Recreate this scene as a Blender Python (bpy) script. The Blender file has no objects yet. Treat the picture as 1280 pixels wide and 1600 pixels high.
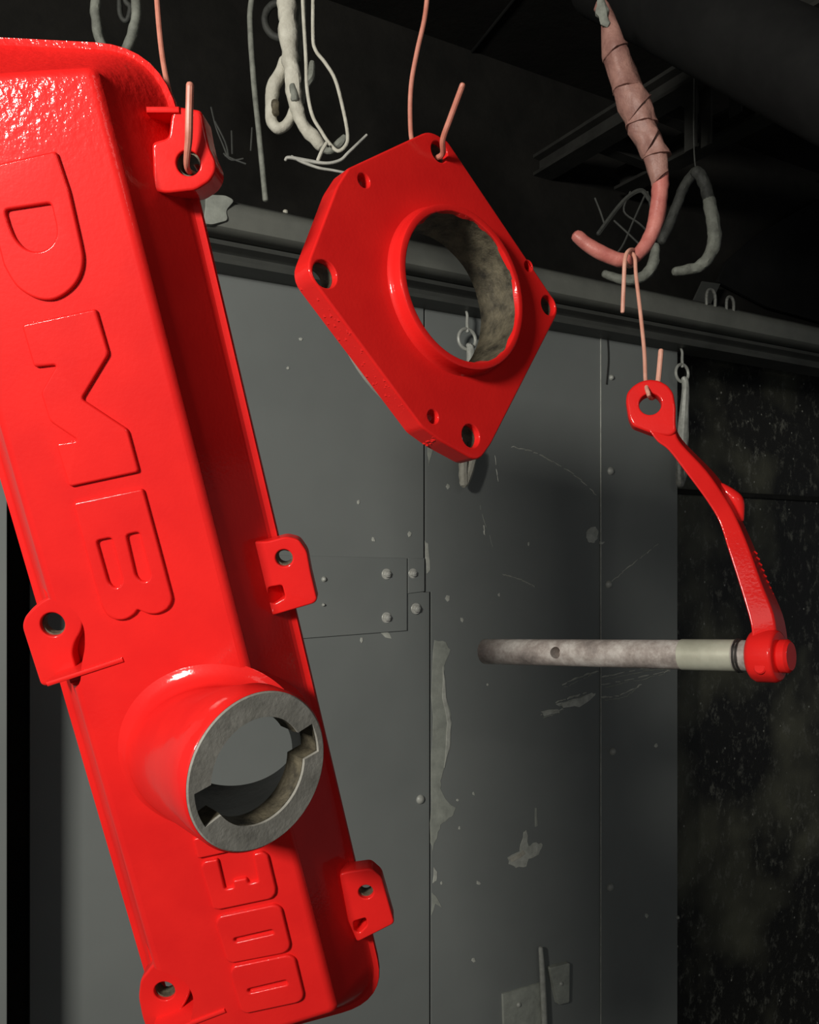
import bpy, bmesh, math, random
from mathutils import Vector, Matrix, noise
from mathutils.geometry import delaunay_2d_cdt
random.seed(4)
S = bpy.context.scene
COL = S.collection
V = Vector

# ------------------------------------------------------------------ camera
F, CX, CY = 1400.0, 640.0, 880.0        # focal length and principal point for a 1280 x 1600 picture
CZ = 1.45                               # eye height
cam_d = bpy.data.cameras.new('camera')
cam_d.sensor_fit = 'VERTICAL'; cam_d.sensor_height = 36
cam_d.lens = 36 * F / 1600; cam_d.shift_y = (CY - 800) / 1600
cam_d.clip_start = 0.02
cam = bpy.data.objects.new('camera', cam_d); COL.objects.link(cam)
cam.location = (0, 0, CZ); cam.rotation_euler = (math.pi / 2, 0, 0)
S.camera = cam

# ------------------------------------------------------------------ world, lamps, exposure
w = bpy.data.worlds.new('world'); S.world = w; w.use_nodes = True
w.node_tree.nodes['Background'].inputs[0].default_value = (0.9, 0.95, 1.0, 1)
w.node_tree.nodes['Background'].inputs[1].default_value = 0.10


def area(name, loc, target, size, power, color=(1, 0.97, 0.9)):
    l = bpy.data.lights.new(name, 'AREA'); l.shape = 'RECTANGLE'
    l.size, l.size_y = size; l.energy = power; l.color = color
    o = bpy.data.objects.new(name, l); COL.objects.link(o); o.location = loc
    o.rotation_euler = (V(target) - V(loc)).to_track_quat('-Z', 'Y').to_euler()
    return o


area('booth_lamp', (-0.92, -0.80, 1.93), (0.15, 1.2, 1.45), (0.34, 0.20), 39)
area('fill_light', (0.9, -0.9, 2.25), (0.3, 1.5, 1.2), (0.9, 0.3), 2.2)  # added fill from the right to lift the wall, no lamp of the booth
S.view_settings.view_transform = 'Standard'; S.view_settings.look = 'None'
S.view_settings.exposure = 0.0; S.view_settings.gamma = 1.0
S.view_settings.use_curve_mapping = False


# ------------------------------------------------------------------ materials
class NT:
    def __init__(s, name):
        m = bpy.data.materials.new(name); m.use_nodes = True
        s.m = m; s.t = m.node_tree; s.b = s.t.nodes['Principled BSDF']
        s.tc = s.t.nodes.new('ShaderNodeTexCoord')

    def n(s, typ, **kw):
        nd = s.t.nodes.new(typ)
        for k, v in kw.items():
            if isinstance(v, tuple) and k.startswith('in_'):
                nd.inputs[k[3:].replace('_', ' ')].default_value = v
            elif k.startswith('in_'):
                nd.inputs[k[3:].replace('_', ' ')].default_value = v
            else:
                setattr(nd, k, v)
        return nd

    def l(s, a, b): s.t.links.new(a, b)

    def noise(s, scale, detail=4, rough=0.6, co='Object', map_scale=None):
        nd = s.n('ShaderNodeTexNoise'); nd.inputs['Scale'].default_value = scale
        nd.inputs['Detail'].default_value = detail; nd.inputs['Roughness'].default_value = rough
        src = s.tc.outputs[co]
        if map_scale:
            mp = s.n('ShaderNodeMapping'); mp.inputs['Scale'].default_value = map_scale
            s.l(src, mp.inputs[0]); src = mp.outputs[0]
        s.l(src, nd.inputs['Vector'])
        return nd.outputs['Fac']

    def ramp(s, fac, stops):
        r = s.n('ShaderNodeValToRGB'); s.l(fac, r.inputs[0])
        els = r.color_ramp.elements
        while len(els) < len(stops): els.new(0.5)
        for e, (p, c) in zip(els, stops):
            e.position = p; e.color = c if len(c) == 4 else (*c, 1)
        return r.outputs[0]

    def bump(s, h, strength, dist, prev=None):
        b = s.n('ShaderNodeBump'); b.inputs['Strength'].default_value = strength
        b.inputs['Distance'].default_value = dist; s.l(h, b.inputs['Height'])
        if prev: s.l(prev, b.inputs['Normal'])
        s.l(b.outputs[0], s.b.inputs['Normal'])
        return b.outputs[0]


def g(v, t=(1, 1, 1)): return (v * t[0], v * t[1], v * t[2])


def red_paint(name, peel=0.25, rough=0.22, pits=0.0, base=((0.70, 0.014, 0.013), (0.79, 0.018, 0.015))):
    k = NT(name)
    k.l(k.ramp(k.noise(14, 3), [(0.35, base[0]), (0.65, base[1])]), k.b.inputs['Base Color'])
    k.b.inputs['Roughness'].default_value = 0.48
    k.b.inputs['Coat Weight'].default_value = 0.42
    k.b.inputs['Coat Roughness'].default_value = rough * 0.45
    k.b.inputs['Specular IOR Level'].default_value = 0.08
    nb = k.bump(k.noise(330, 2, 0.5), peel, 0.0008)
    if pits:
        nb = k.bump(k.ramp(k.noise(230, 2, 0.4), [(0.60, (0, 0, 0)), (0.70, (1, 1, 1))]), pits, 0.0012, nb)
    k.l(nb, k.b.inputs['Coat Normal'])
    return k.m


M_RED = red_paint('gloss red enamel', 0.12, 0.2)
M_ROUGHRED = red_paint('red enamel over rough casting', 0.5, 0.25, 0.8)


def cover_paint():
    m = red_paint('red enamel with orange peel', 0.10, 0.20)
    t = m.node_tree; b = t.nodes['Principled BSDF']; tc = [n for n in t.nodes if n.type == 'TEX_COORD'][0]
    sx = t.nodes.new('ShaderNodeSeparateXYZ'); t.links.new(tc.outputs['Object'], sx.inputs[0])
    mr = t.nodes.new('ShaderNodeMapRange'); mr.inputs[1].default_value = 0.25; mr.inputs[2].default_value = 0.36; mr.inputs[4].default_value = 0.6
    t.links.new(sx.outputs[2], mr.inputs[0])
    ns = t.nodes.new('ShaderNodeTexNoise'); ns.inputs['Scale'].default_value = 190; ns.inputs['Detail'].default_value = 3
    t.links.new(tc.outputs['Object'], ns.inputs['Vector'])
    bp = t.nodes.new('ShaderNodeBump'); bp.inputs['Distance'].default_value = 0.0016
    t.links.new(mr.outputs[0], bp.inputs['Strength']); t.links.new(ns.outputs['Fac'], bp.inputs['Height'])
    old = b.inputs['Normal'].links[0].from_socket; t.links.new(old, bp.inputs['Normal'])
    t.links.new(bp.outputs[0], b.inputs['Normal']); t.links.new(bp.outputs[0], b.inputs['Coat Normal'])
    return m


M_COVER = cover_paint()


def plain(name, c0, c1, scale=30, rough=0.6, metal=0.0, bump=0.3, dist=0.001, bscale=None, ms=None, spec=0.5):
    k = NT(name); k.b.inputs['Specular IOR Level'].default_value = spec
    k.l(k.ramp(k.noise(scale, 5, 0.65, map_scale=ms), [(0.32, c0), (0.68, c1)]), k.b.inputs['Base Color'])
    k.b.inputs['Roughness'].default_value = rough; k.b.inputs['Metallic'].default_value = metal
    if bump: k.bump(k.noise(bscale or scale * 3, 4, 0.6), bump, dist)
    return k.m


M_CAST = plain('machined grey cast alloy', (0.24, 0.23, 0.20), (0.40, 0.385, 0.34), 60, 0.55, 0.15, 0.5, 0.0006, 260)
M_BORE = plain('rough oily bore', (0.03, 0.026, 0.018), (0.17, 0.145, 0.095), 70, 0.6, 0.25, 0.8, 0.001, 350)
M_COPPER = plain('painted copper wire', (0.46, 0.15, 0.10), (0.62, 0.25, 0.18), 60, 0.45, 0.0, 0.2, 0.0004)
M_COPPER_D = plain('dull copper wire end', (0.36, 0.10, 0.07), (0.50, 0.17, 0.12), 60, 0.45, 0.1, 0.2, 0.0004)
M_PALEWIRE = plain('pale pink overspray wire', (0.62, 0.27, 0.19), (0.76, 0.40, 0.30), 60, 0.5, 0.0, 0.2, 0.0004)
M_TAPE = plain('overspray masking tape', (0.19, 0.085, 0.07), (0.38, 0.20, 0.16), 34, 0.55, 0.0, 0.9, 0.0018, 80)
M_PINK = plain('pink overspray on steel', (0.45, 0.12, 0.10), (0.62, 0.22, 0.18), 50, 0.4, 0.0, 0.5, 0.0012, 120)
M_CREAM = plain('cream overspray crust', (0.42, 0.40, 0.33), (0.62, 0.60, 0.51), 50, 0.7, 0.0, 0.8, 0.0015, 140)
M_WIRE = plain('grey overspray wire', (0.28, 0.28, 0.25), (0.5, 0.49, 0.44), 60, 0.6, 0.1, 0.4, 0.0006)
M_GREYROD = plain('green grey crusted rod', (0.12, 0.125, 0.105), (0.25, 0.26, 0.22), 60, 0.7, 0.0, 0.6, 0.001, 160)
M_DARKROD = plain('dark crusted rod', (0.022, 0.023, 0.02), (0.05, 0.052, 0.045), 60, 0.7, 0.0, 0.6, 0.001, 160)
M_BLACK = plain('sooty black paint', (0.008, 0.0078, 0.007), (0.016, 0.015, 0.013), 7, 0.9, 0.0, 0.4, 0.002, 60, spec=0.12)
M_BEAM = plain('grimy dark steel beam', (0.013, 0.013, 0.0115), (0.026, 0.026, 0.023), 14, 0.8, 0.0, 0.4, 0.001, spec=0.2)
M_PIPE = plain('black duct pipe', (0.005, 0.005, 0.005), (0.010, 0.010, 0.0095), 9, 0.8, 0.0, 0.3, 0.002, spec=0.12)
M_RAIL = plain('dusty grey rail paint', (0.125, 0.13, 0.115), (0.18, 0.185, 0.16), 9, 0.6, 0.0, 0.3, 0.001)
M_RAIL_D = plain('dark grey rail paint', (0.05, 0.052, 0.047), (0.075, 0.078, 0.07), 9, 0.55, 0.0, 0.3, 0.001)
M_CHIP = plain('bare metal under chipped paint', (0.42, 0.43, 0.38), (0.72, 0.73, 0.65), 50, 0.6, 0.2, 0.5, 0.0006)
M_PEEL = plain('lifted grey green undercoat', (0.28, 0.295, 0.26), (0.44, 0.46, 0.40), 35, 0.6, 0.0, 0.5, 0.0008)
M_ZINC = plain('zinc bolt head', (0.42, 0.42, 0.38), (0.65, 0.65, 0.6), 80, 0.4, 0.2, 0.2, 0.0004)
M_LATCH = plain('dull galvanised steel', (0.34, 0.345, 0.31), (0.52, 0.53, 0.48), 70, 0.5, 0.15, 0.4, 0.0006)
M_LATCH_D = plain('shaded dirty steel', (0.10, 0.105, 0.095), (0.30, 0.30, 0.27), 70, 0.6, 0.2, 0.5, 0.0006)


def panel_mat():
    k = NT('dark grey enamelled steel panel')
    c = k.ramp(k.noise(2.2, 4, 0.6), [(0.3, (0.190, 0.204, 0.196)), (0.7, (0.238, 0.252, 0.240))])
    fl = k.ramp(k.noise(26, 6, 0.75), [(0.70, (0, 0, 0)), (0.76, (1, 1, 1))])
    mx = k.n('ShaderNodeMix', data_type='RGBA'); k.l(fl, mx.inputs[0]); k.l(c, mx.inputs[6])
    mx.inputs[7].default_value = (0.25, 0.26, 0.235, 1); k.l(mx.outputs[2], k.b.inputs['Base Color'])
    k.b.inputs['Roughness'].default_value = 0.5; k.b.inputs['Specular IOR Level'].default_value = 0.35
    nb = k.bump(k.noise(3.5, 2, 0.4), 0.35, 0.01)
    k.bump(k.noise(120, 3, 0.6), 0.15, 0.0006, nb)
    return k.m


M_PANEL = panel_mat()


def speckle_mat():
    k = NT('black booth wall with dry spray flecks')
    big = k.noise(4.5, 3, 0.5)
    base = k.ramp(big, [(0.45, (0.016, 0.0155, 0.013)), (0.70, (0.14, 0.14, 0.095))])
    f1 = k.noise(34, 5, 0.8, map_scale=(1.25, 1.25, 0.85))
    sp = k.ramp(f1, [(0.54, (0, 0, 0)), (0.68, (1, 1, 1))])
    mx = k.n('ShaderNodeMix', data_type='RGBA'); k.l(sp, mx.inputs[0]); k.l(base, mx.inputs[6])
    mx.inputs[7].default_value = (0.19, 0.19, 0.155, 1)
    vo = k.n('ShaderNodeTexVoronoi'); vo.inputs['Scale'].default_value = 28
    k.l(k.tc.outputs['Object'], vo.inputs['Vector'])
    dots = k.ramp(vo.outputs['Distance'], [(0.05, (1, 1, 1)), (0.09, (0, 0, 0))])
    m2 = k.n('ShaderNodeMix', data_type='RGBA'); k.l(dots, m2.inputs[0]); k.l(mx.outputs[2], m2.inputs[6])
    m2.inputs[7].default_value = (0.4, 0.4, 0.35, 1)
    k.l(m2.outputs[2], k.b.inputs['Base Color'])
    k.b.inputs['Roughness'].default_value = 0.55
    k.bump(f1, 0.6, 0.004)
    return k.m


M_SPECK = speckle_mat()


def shaft_mat():
    k = NT('bare machined steel with heat stains')
    c = k.ramp(k.noise(26, 6, 0.75), [(0.3, (0.14, 0.12, 0.11)), (0.5, (0.36, 0.31, 0.28)), (0.72, (0.70, 0.66, 0.61))])
    k.l(c, k.b.inputs['Base Color']); k.b.inputs['Metallic'].default_value = 0.2
    k.b.inputs['Roughness'].default_value = 0.42
    k.bump(k.noise(300, 3, 0.6), 0.3, 0.0004)
    return k.m


M_SHAFT = shaft_mat()
M_SLEEVE = plain('pale polished bearing sleeve', (0.40, 0.40, 0.31), (0.62, 0.62, 0.50), 18, 0.33, 0.35, 0.1, 0.0003)
M_DARKGAP = plain('dark oily groove and neck shade', (0.01, 0.01, 0.01), (0.05, 0.045, 0.04), 60, 0.4)

# ------------------------------------------------------------------ geometry helpers
WORLD = {}                                # world position of each object (all unrotated)


def at(px, py, Y):                        # pixel of the photograph and distance along the view -> point
    return V(((px - CX) / F * Y, Y, CZ + (CY - py) / F * Y))


def ray(px, py): return V(((px - CX) / F, 1.0, (CY - py) / F))


def thing(name, label, cat, loc, group=None):
    o = bpy.data.objects.new(name, None); COL.objects.link(o); o.location = loc
    o.empty_display_size = 0.03
    o['label'] = label; o['category'] = cat
    if group: o['group'] = group
    WORLD[o] = V(loc)
    return o


def mk(name, verts, faces, mat, parent=None, sharp=35, label=None, cat=None, group=None, kind=None):
    verts = [V(v) for v in verts]
    c = sum(verts, V((0, 0, 0))) / len(verts)
    me = bpy.data.meshes.new(name)
    me.from_pydata([v - c for v in verts], [], faces)
    bm = bmesh.new(); bm.from_mesh(me)
    bmesh.ops.remove_doubles(bm, verts=bm.verts, dist=1e-6)
    bmesh.ops.recalc_face_normals(bm, faces=bm.faces)
    finish(bm, me, sharp)
    return link(name, me, mat, c, parent, label, cat, group, kind)


def finish(bm, me, sharp):
    lim = math.radians(sharp)
    for f in bm.faces: f.smooth = True
    for e in bm.edges:
        e.smooth = not (len(e.link_faces) != 2 or e.calc_face_angle(3.1) > lim)
    bm.to_mesh(me); bm.free()


def link(name, me, mat, c, parent=None, label=None, cat=None, group=None, kind=None):
    o = bpy.data.objects.new(name, me); COL.objects.link(o)
    if not me.materials: me.materials.append(mat)
    wn = o.modifiers.new('weighted_normal', 'WEIGHTED_NORMAL'); wn.keep_sharp = True; wn.weight = 90
    WORLD[o] = V(c)
    if parent is not None:
        o.parent = parent; o.location = V(c) - WORLD[parent]
    else: o.location = c
    if label: o['label'] = label
    if cat: o['category'] = cat
    if group: o['group'] = group
    if kind: o['kind'] = kind
    return o


def join(*parts):                         # (verts, faces) pairs -> one
    vs, fs = [], []
    for v, f in parts:
        n = len(vs); vs += [V(p) for p in v]; fs += [[i + n for i in q] for q in f]
    return vs, fs


def catmull(pts, sub=6):
    pts = [tuple(p) for p in pts]
    P = [pts[0]] + pts + [pts[-1]]; out = []
    for i in range(1, len(P) - 2):
        a, b, c, d = P[i - 1], P[i], P[i + 1], P[i + 2]
        for k in range(sub):
            t = k / sub
            out.append(tuple(0.5 * (2 * b[j] + (c[j] - a[j]) * t + (2 * a[j] - 5 * b[j] + 4 * c[j] - d[j]) * t * t
                                    + (3 * b[j] - a[j] - 3 * c[j] + d[j]) * t ** 3) for j in range(len(b))))
    out.append(pts[-1]); return out


def tube(pts, radii, seg=12, sub=6, lump=0.0, lf=60, round_end=True, close=False):
    if not hasattr(radii, '__len__'): radii = [radii] * len(pts)
    q = [(*p, r) for p, r in zip(pts, radii)]
    if close: q = q + [q[0]]
    q = catmull(q, sub) if sub > 1 else q
    P = [V(a[:3]) for a in q]; R = [max(a[3], 1e-5) for a in q]
    if close: P = P[:-1]; R = R[:-1]
    n = len(P); T = []
    for i in range(n):
        if close: t = P[(i + 1) % n] - P[i - 1]
        else: t = P[min(i + 1, n - 1)] - P[max(i - 1, 0)]
        T.append(t.normalized())
    u = T[0].orthogonal().normalized(); rings = []
    if round_end and not close:
        P = [P[0] - T[0] * R[0] * 0.75, P[0] - T[0] * R[0] * 0.5] + P + [P[-1] + T[-1] * R[-1] * 0.5, P[-1] + T[-1] * R[-1] * 0.75]
        R = [R[0] * 0.35, R[0] * 0.8] + R + [R[-1] * 0.8, R[-1] * 0.35]
        T = [T[0]] * 2 + T + [T[-1]] * 2
    vs = []
    for p, r, t in zip(P, R, T):
        u = (u - t * u.dot(t)).normalized(); w_ = t.cross(u)
        for k in range(seg):
            a = 2 * math.pi * k / seg
            d = u * math.cos(a) + w_ * math.sin(a); x = p + d * r
            if lump: x = x + d * r * lump * noise.noise(x * lf)
            vs.append(x)
    fs = []; m = len(P)
    for i in range(m if close else m - 1):
        for k in range(seg):
            fs.append([i * seg + k, i * seg + (k + 1) % seg, ((i + 1) % m) * seg + (k + 1) % seg, ((i + 1) % m) * seg + k])
    if not close: fs += [list(range(seg)), list(range((m - 1) * seg, m * seg))]
    return vs, fs


class Frame:                              # a plane in space with its own axes
    def __init__(s, o, n, up=None, xdir=None):
        s.o = V(o); s.n = V(n).normalized()
        if xdir is not None: s.x = (V(xdir) - s.n * V(xdir).dot(s.n)).normalized()
        else: s.x = V(up or (0, 0, 1)).cross(s.n).normalized()
        s.y = s.n.cross(s.x).normalized()

    def loc(s, px, py, h=0.0):            # where the sight line of a pixel meets the plane at height h
        d = ray(px, py); o = V((0, 0, CZ)); q = s.o + s.n * h
        t = (q - o).dot(s.n) / d.dot(s.n); p = o + d * t - q
        return (p.dot(s.x), p.dot(s.y))

    def w(s, x, y, h=0.0): return s.o + s.x * x + s.y * y + s.n * h


def sarea(l): return sum(l[i - 1][0] * l[i][1] - l[i][0] * l[i - 1][1] for i in range(len(l))) / 2


def offset(l, d):                         # inward offset for a ccw loop
    out = []; n = len(l)
    for i in range(n):
        a, b, c = V(l[i - 1]), V(l[i]), V(l[(i + 1) % n])
        e1 = (b - a).normalized(); e2 = (c - b).normalized()
        n1 = V((-e1.y, e1.x)); n2 = V((-e2.y, e2.x)); m = n1 + n2
        if m.length < 1e-6: m = n1
        m.normalize(); k = max(m.dot(n1), 0.5)
        p = b + m * (d / k); out.append((p.x, p.y))
    return out


def within(p, l):
    x, y = p; r = False
    for i in range(len(l)):
        (x0, y0), (x1, y1) = l[i - 1], l[i]
        if (y0 > y) != (y1 > y) and x < (x1 - x0) * (y - y0) / (y1 - y0) + x0: r = not r
    return r


def plate(fr, outer, holes, z1, z0, bevel=0.001, steps=2, hb=None):
    """solid plate between heights z0 (back) and z1 (front); rounded front rim"""
    if sarea(outer) < 0: outer = outer[::-1]
    hs = [h if sarea(h) < 0 else h[::-1] for h in holes]
    loops = [outer] + hs
    vs, fs = [], []
    caps_f, caps_b = [], []
    for li, l in enumerate(loops):
        b = bevel if li == 0 else (hb if hb is not None else bevel)
        prof = [(0, z0)] + [(b * (1 - math.cos(a)), z1 - b + b * math.sin(a)) for a in [math.pi / 2 * k / steps for k in range(steps + 1)]]
        base = len(vs); n = len(l)
        for ins, z in prof:
            ll = offset(l, ins) if ins else l
            vs += [fr.w(x, y, z) for x, y in ll]
            last = ll
        for i in range(len(prof) - 1):
            for k in range(n):
                fs.append([base + i * n + k, base + i * n + (k + 1) % n, base + (i + 1) * n + (k + 1) % n, base + (i + 1) * n + k])
        caps_f.append((base + (len(prof) - 1) * n, last)); caps_b.append((base, l))
    for caps, flip in ((caps_f, 0), (caps_b, 1)):
        idx = []; pts = []; edges = []
        for st, l in caps:
            k0 = len(pts); idx += list(range(st, st + len(l))); pts += [V((x, y)) for x, y in l]
            edges += [(k0 + k, k0 + (k + 1) % len(l)) for k in range(len(l))]
        extra = {}
        ov, _, of, oo, _, _ = delaunay_2d_cdt(pts, edges, [], 0, 1e-8)
        for t in of:
            c = sum((ov[i] for i in t), V((0, 0))) / 3
            if not within(c, caps[0][1]) or any(within(c, l) for _, l in caps[1:]): continue
            q = []
            for i in t:
                if oo[i]: q.append(idx[oo[i][0]])
                else:
                    if i not in extra:
                        extra[i] = len(vs); vs.append(fr.w(ov[i].x, ov[i].y, z0 if flip else z1))
                    q.append(extra[i])
            if len(set(q)) < 3: continue
            fs.append(q[::-1] if flip else q)
    return vs, fs


def rounded(pts, radii, seg=5):           # polygon with rounded corners
    if not hasattr(radii, '__len__'): radii = [radii] * len(pts)
    out = []; n = len(pts)
    for i in range(n):
        a, b, c = V(pts[i - 1]), V(pts[i]), V(pts[(i + 1) % n]); r = radii[i]
        d1 = (a - b); d2 = (c - b)
        k = min(r, d1.length * 0.48, d2.length * 0.48)
        if k < 1e-6: out.append(tuple(b)); continue
        p = b + d1.normalized() * k; q = b + d2.normalized() * k
        for j in range(seg + 1):
            t = j / seg; x = p * (1 - t) ** 2 + b * 2 * t * (1 - t) + q * t * t
            out.append((x.x, x.y))
    return out


def circle(cx, cy, r, n=28, ry=None):
    return [(cx + r * math.cos(2 * math.pi * k / n), cy + (ry or r) * math.sin(2 * math.pi * k / n)) for k in range(n)]


def loft(rings, cap=True, close=False):
    n = len(rings[0]); vs = [V(p) for r in rings for p in r]; fs = []; m = len(rings)
    for i in range(m if close else m - 1):
        for k in range(n):
            fs.append([i * n + k, i * n + (k + 1) % n, ((i + 1) % m) * n + (k + 1) % n, ((i + 1) % m) * n + k])
    if cap and not close: fs += [list(range(n)), list(range((m - 1) * n, m * n))[::-1]]
    return vs, fs


def cyl(a, b, r, seg=24, r2=None, bev=0.0):
    a, b = V(a), V(b); t = (b - a).normalized(); u = t.orthogonal().normalized(); w_ = t.cross(u); r2 = r2 or r
    pr = [(a, r - bev), (a + t * bev, r), (b - t * bev, r2), (b, r2 - bev)] if bev else [(a, r), (b, r2)]
    return loft([[p + (u * math.cos(2 * math.pi * k / seg) + w_ * math.sin(2 * math.pi * k / seg)) * q for k in range(seg)] for p, q in pr])


def box(o, ax, ay, az, lo, hi, bev=0.0):
    """box in axes ax, ay, az around o, slightly bevelled in the ax-ay outline"""
    fr = Frame(o, az, xdir=ax)
    x0, y0, z0 = lo; x1, y1, z1 = hi
    return plate(fr, [(x0, y0), (x1, y0), (x1, y1), (x0, y1)], [], z1, z0, bev, 2)


def boolean(o, cutter_vf):
    me = bpy.data.meshes.new('cutter'); me.from_pydata([tuple(v) for v in cutter_vf[0]], [], cutter_vf[1])
    bm = bmesh.new(); bm.from_mesh(me); bmesh.ops.recalc_face_normals(bm, faces=bm.faces); bm.to_mesh(me); bm.free()
    c = bpy.data.objects.new('cutter', me); COL.objects.link(c)
    o.modifiers.clear(); m = o.modifiers.new('b', 'BOOLEAN'); m.object = c; m.operation = 'DIFFERENCE'; m.solver = 'EXACT'
    bpy.context.view_layer.update()
    dg = bpy.context.evaluated_depsgraph_get()
    new = bpy.data.meshes.new_from_object(o.evaluated_get(dg))
    o.modifiers.clear(); old = o.data; o.data = new; bpy.data.meshes.remove(old)
    bpy.data.objects.remove(c)
    bm = bmesh.new(); bm.from_mesh(new); finish(bm, new, 30)
    wn = o.modifiers.new('weighted_normal', 'WEIGHTED_NORMAL'); wn.keep_sharp = True; wn.weight = 90


# ================================================================== SETTING
# the booth wall recedes to the right; its plane and axes
WT = V((0.86, 0.51, 0)).normalized(); WN = V((0.51, -0.86, 0)).normalized(); UP = V((0, 0, 1))
WO = V((0.194, 1.70, CZ))
WF = Frame(WO, WN, xdir=WT)               # x along the wall, y up, n towards the room


def wx(px, h=0.0): return WF.loc(px, 880, h)[0]
def wp(px, py, h=0.0): return WF.loc(px, py, h)


X_L, X_R = wx(-140), wx(1057)
Z_C = 2.40 - CZ
ZF = -CZ

back = mk('wall_back', *plate(WF, [(X_L - 0.6, ZF), (wx(1057) - 0.003, ZF), (wx(1057) - 0.003, 0.52), (3.2, 0.52), (3.2, Z_C), (X_L - 0.6, Z_C)], [], -0.006, -0.05, 0.001),
          M_BLACK, kind='structure')
deep = mk('wall_right', *plate(WF, [(wx(1057) - 0.1, ZF), (3.2, ZF), (3.2, Z_C), (wx(1057) - 0.1, Z_C)], [], -0.16, -0.20, 0.001),
          M_SPECK, kind='structure')
# ledge line on the deeper wall
zl = WF.loc(1170, 774, -0.15)[1]
mk('ledge', *box(WF.w(0, zl, 0), WT, UP, WN, (wx(1057) - 0.08, -0.006, -0.159), (3.1, 0.006, -0.148), 0.002), M_BEAM, deep)
ceil = mk('ceiling', [(-3, -1.5, 2.40), (4, -1.5, 2.40), (4, 5, 2.40), (-3, 5, 2.40), (-3, -1.5, 2.44), (4, -1.5, 2.44), (4, 5, 2.44), (-3, 5, 2.44)],
          [(0, 1, 2, 3), (4, 5, 6, 7), (0, 1, 5, 4), (1, 2, 6, 5), (2, 3, 7, 6), (3, 0, 4, 7)], M_BLACK, kind='structure')
mk('floor', [(-3, -1.5, 0), (4, -1.5, 0), (4, 5, 0), (-3, 5, 0), (-3, -1.5, -0.04), (4, -1.5, -0.04), (4, 5, -0.04), (-3, 5, -0.04)],
   [(0, 1, 2, 3), (4, 5, 6, 7), (0, 1, 5, 4), (1, 2, 6, 5), (2, 3, 7, 6), (3, 0, 4, 7)],
   plain('grey concrete floor', (0.05, 0.05, 0.048), (0.09, 0.09, 0.085), 6, 0.8), kind='structure')
# ceiling seams
for (a, b) in (((560, 40), (700, 128)), ((700, 128), (835, -40))):
    p, q = [V((0, 0, CZ)) + ray(*t) * ((2.398 - CZ) / ray(*t).z) for t in (a, b)]
    mk('seam', *cyl(p, q, 0.003, 8), M_PIPE, ceil)

# ---- steel panels on the wall
ZT = wp(800, 455, 0)[1]                    # panels end under the rail
pan = []


def panel(x0, x1, th, z0=ZF + 0.02, z1=0.52, pts=None, name='panel'):
    return mk(name, *plate(WF, pts or [(x0, z0), (x1, z0), (x1, z1), (x0, z1)], [], th, -0.005, 0.0012, 2), M_PANEL, back)


stepz = wp(665, 925)[1]
xs_u, xs_l = wx(662), wx(671)
pl = panel(0, 0, 0.003, pts=[(wx(46), ZF + 0.02), (xs_l - 0.0015, ZF + 0.02), (xs_l - 0.0015, stepz), (xs_u - 0.0015, stepz), (xs_u - 0.0015, 0.52), (wx(46), 0.52)])
pm = panel(xs_l + 0.0025, wx(942), 0.0015, pts=[(xs_l + 0.003, ZF + 0.02), (wx(941), ZF + 0.02), (wx(941), 0.52), (xs_u + 0.003, 0.52), (xs_u + 0.003, stepz), (xs_l + 0.003, stepz)])
pr = panel(wx(937), wx(1057), 0.0035)
pf = panel(X_L - 0.5, wx(11, .11), 0.11, name='door_frame')
# pale line along the lip of the right panel
mk('pale_edge', *tube([WF.w(wx(937), wp(937, y)[1], 0.0036) for y in (530, 700, 860, 1050, 1260, 1450, 1640)], [0.0006, 0.0009, 0.0012, 0.0008, 0.0012, 0.0009, 0.0008], 6, 3), M_CHIP, back)


def bolt(px, py, r, h, parent, hexa=True, fr=WF, base=0.003):
    x, y = fr.loc(px, py, base); c = fr.w(x, y, 0)
    parts = []
    if hexa:
        parts.append(cyl(fr.w(x, y, base - 0.001), fr.w(x, y, base + h * 0.25), r, 20, bev=0.0006))
        a0 = random.random()
        hx = [(x + r * 0.68 * math.cos(a0 + math.pi / 3 * k), y + r * 0.68 * math.sin(a0 + math.pi / 3 * k)) for k in range(6)]
        parts.append(plate(fr, hx, [], base + h, base, 0.0012))
        parts.append(plate(fr, circle(x, y, r * 0.34, 12), [], base + h * 1.25, base + h * 0.6, 0.0008))
    else:
        rings = []
        for k in range(6):
            a = math.pi / 2 * k / 5.3
            rings.append([fr.w(px_, py_, base - 0.0005 + h * math.sin(a)) for px_, py_ in circle(x, y, r * math.cos(a), 16)])
        parts.append(loft(rings))
    return mk('bolt' if hexa else 'rivet', *join(*parts), M_ZINC if hexa else M_LATCH, parent)


for (px, py, r) in ((954, 736, .0085), (951, 913, .0085), (957, 1174, .0085), (953, 1386, .0085), (955, 590, .006), (1058, 1433, .004)):
    bolt(px, py, r, 0.007, pr, False)
for (px, py, r) in ((657, 1249, .0085), (506, 905, .005), (505, 945, .003)):
    bolt(px, py, r, 0.006, pl, False, base=0.006 if px < 600 else 0.003)
# hinge plates
hp = mk('hinge_plate', *plate(WF, [wp(*p) for p in ((380, 866), (633, 872), (633, 985), (380, 1004))], [], 0.007, 0.0025, 0.0012), M_PANEL, back)
h2 = mk('hinge_plate', *plate(WF, [wp(*p) for p in ((635.5, 872), (661, 872), (661, 924), (635.5, 927))], [], 0.006, 0.0025, 0.0012), M_PANEL, back)
for (px, py, r, p) in ((604, 897, .0095, hp), (604, 965, .0095, hp), (645, 896, .009, h2), (650, 951, .010, back)):
    bolt(px, py, r, 0.006, p, True, base=0.007 if p is hp else 0.005)


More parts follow.
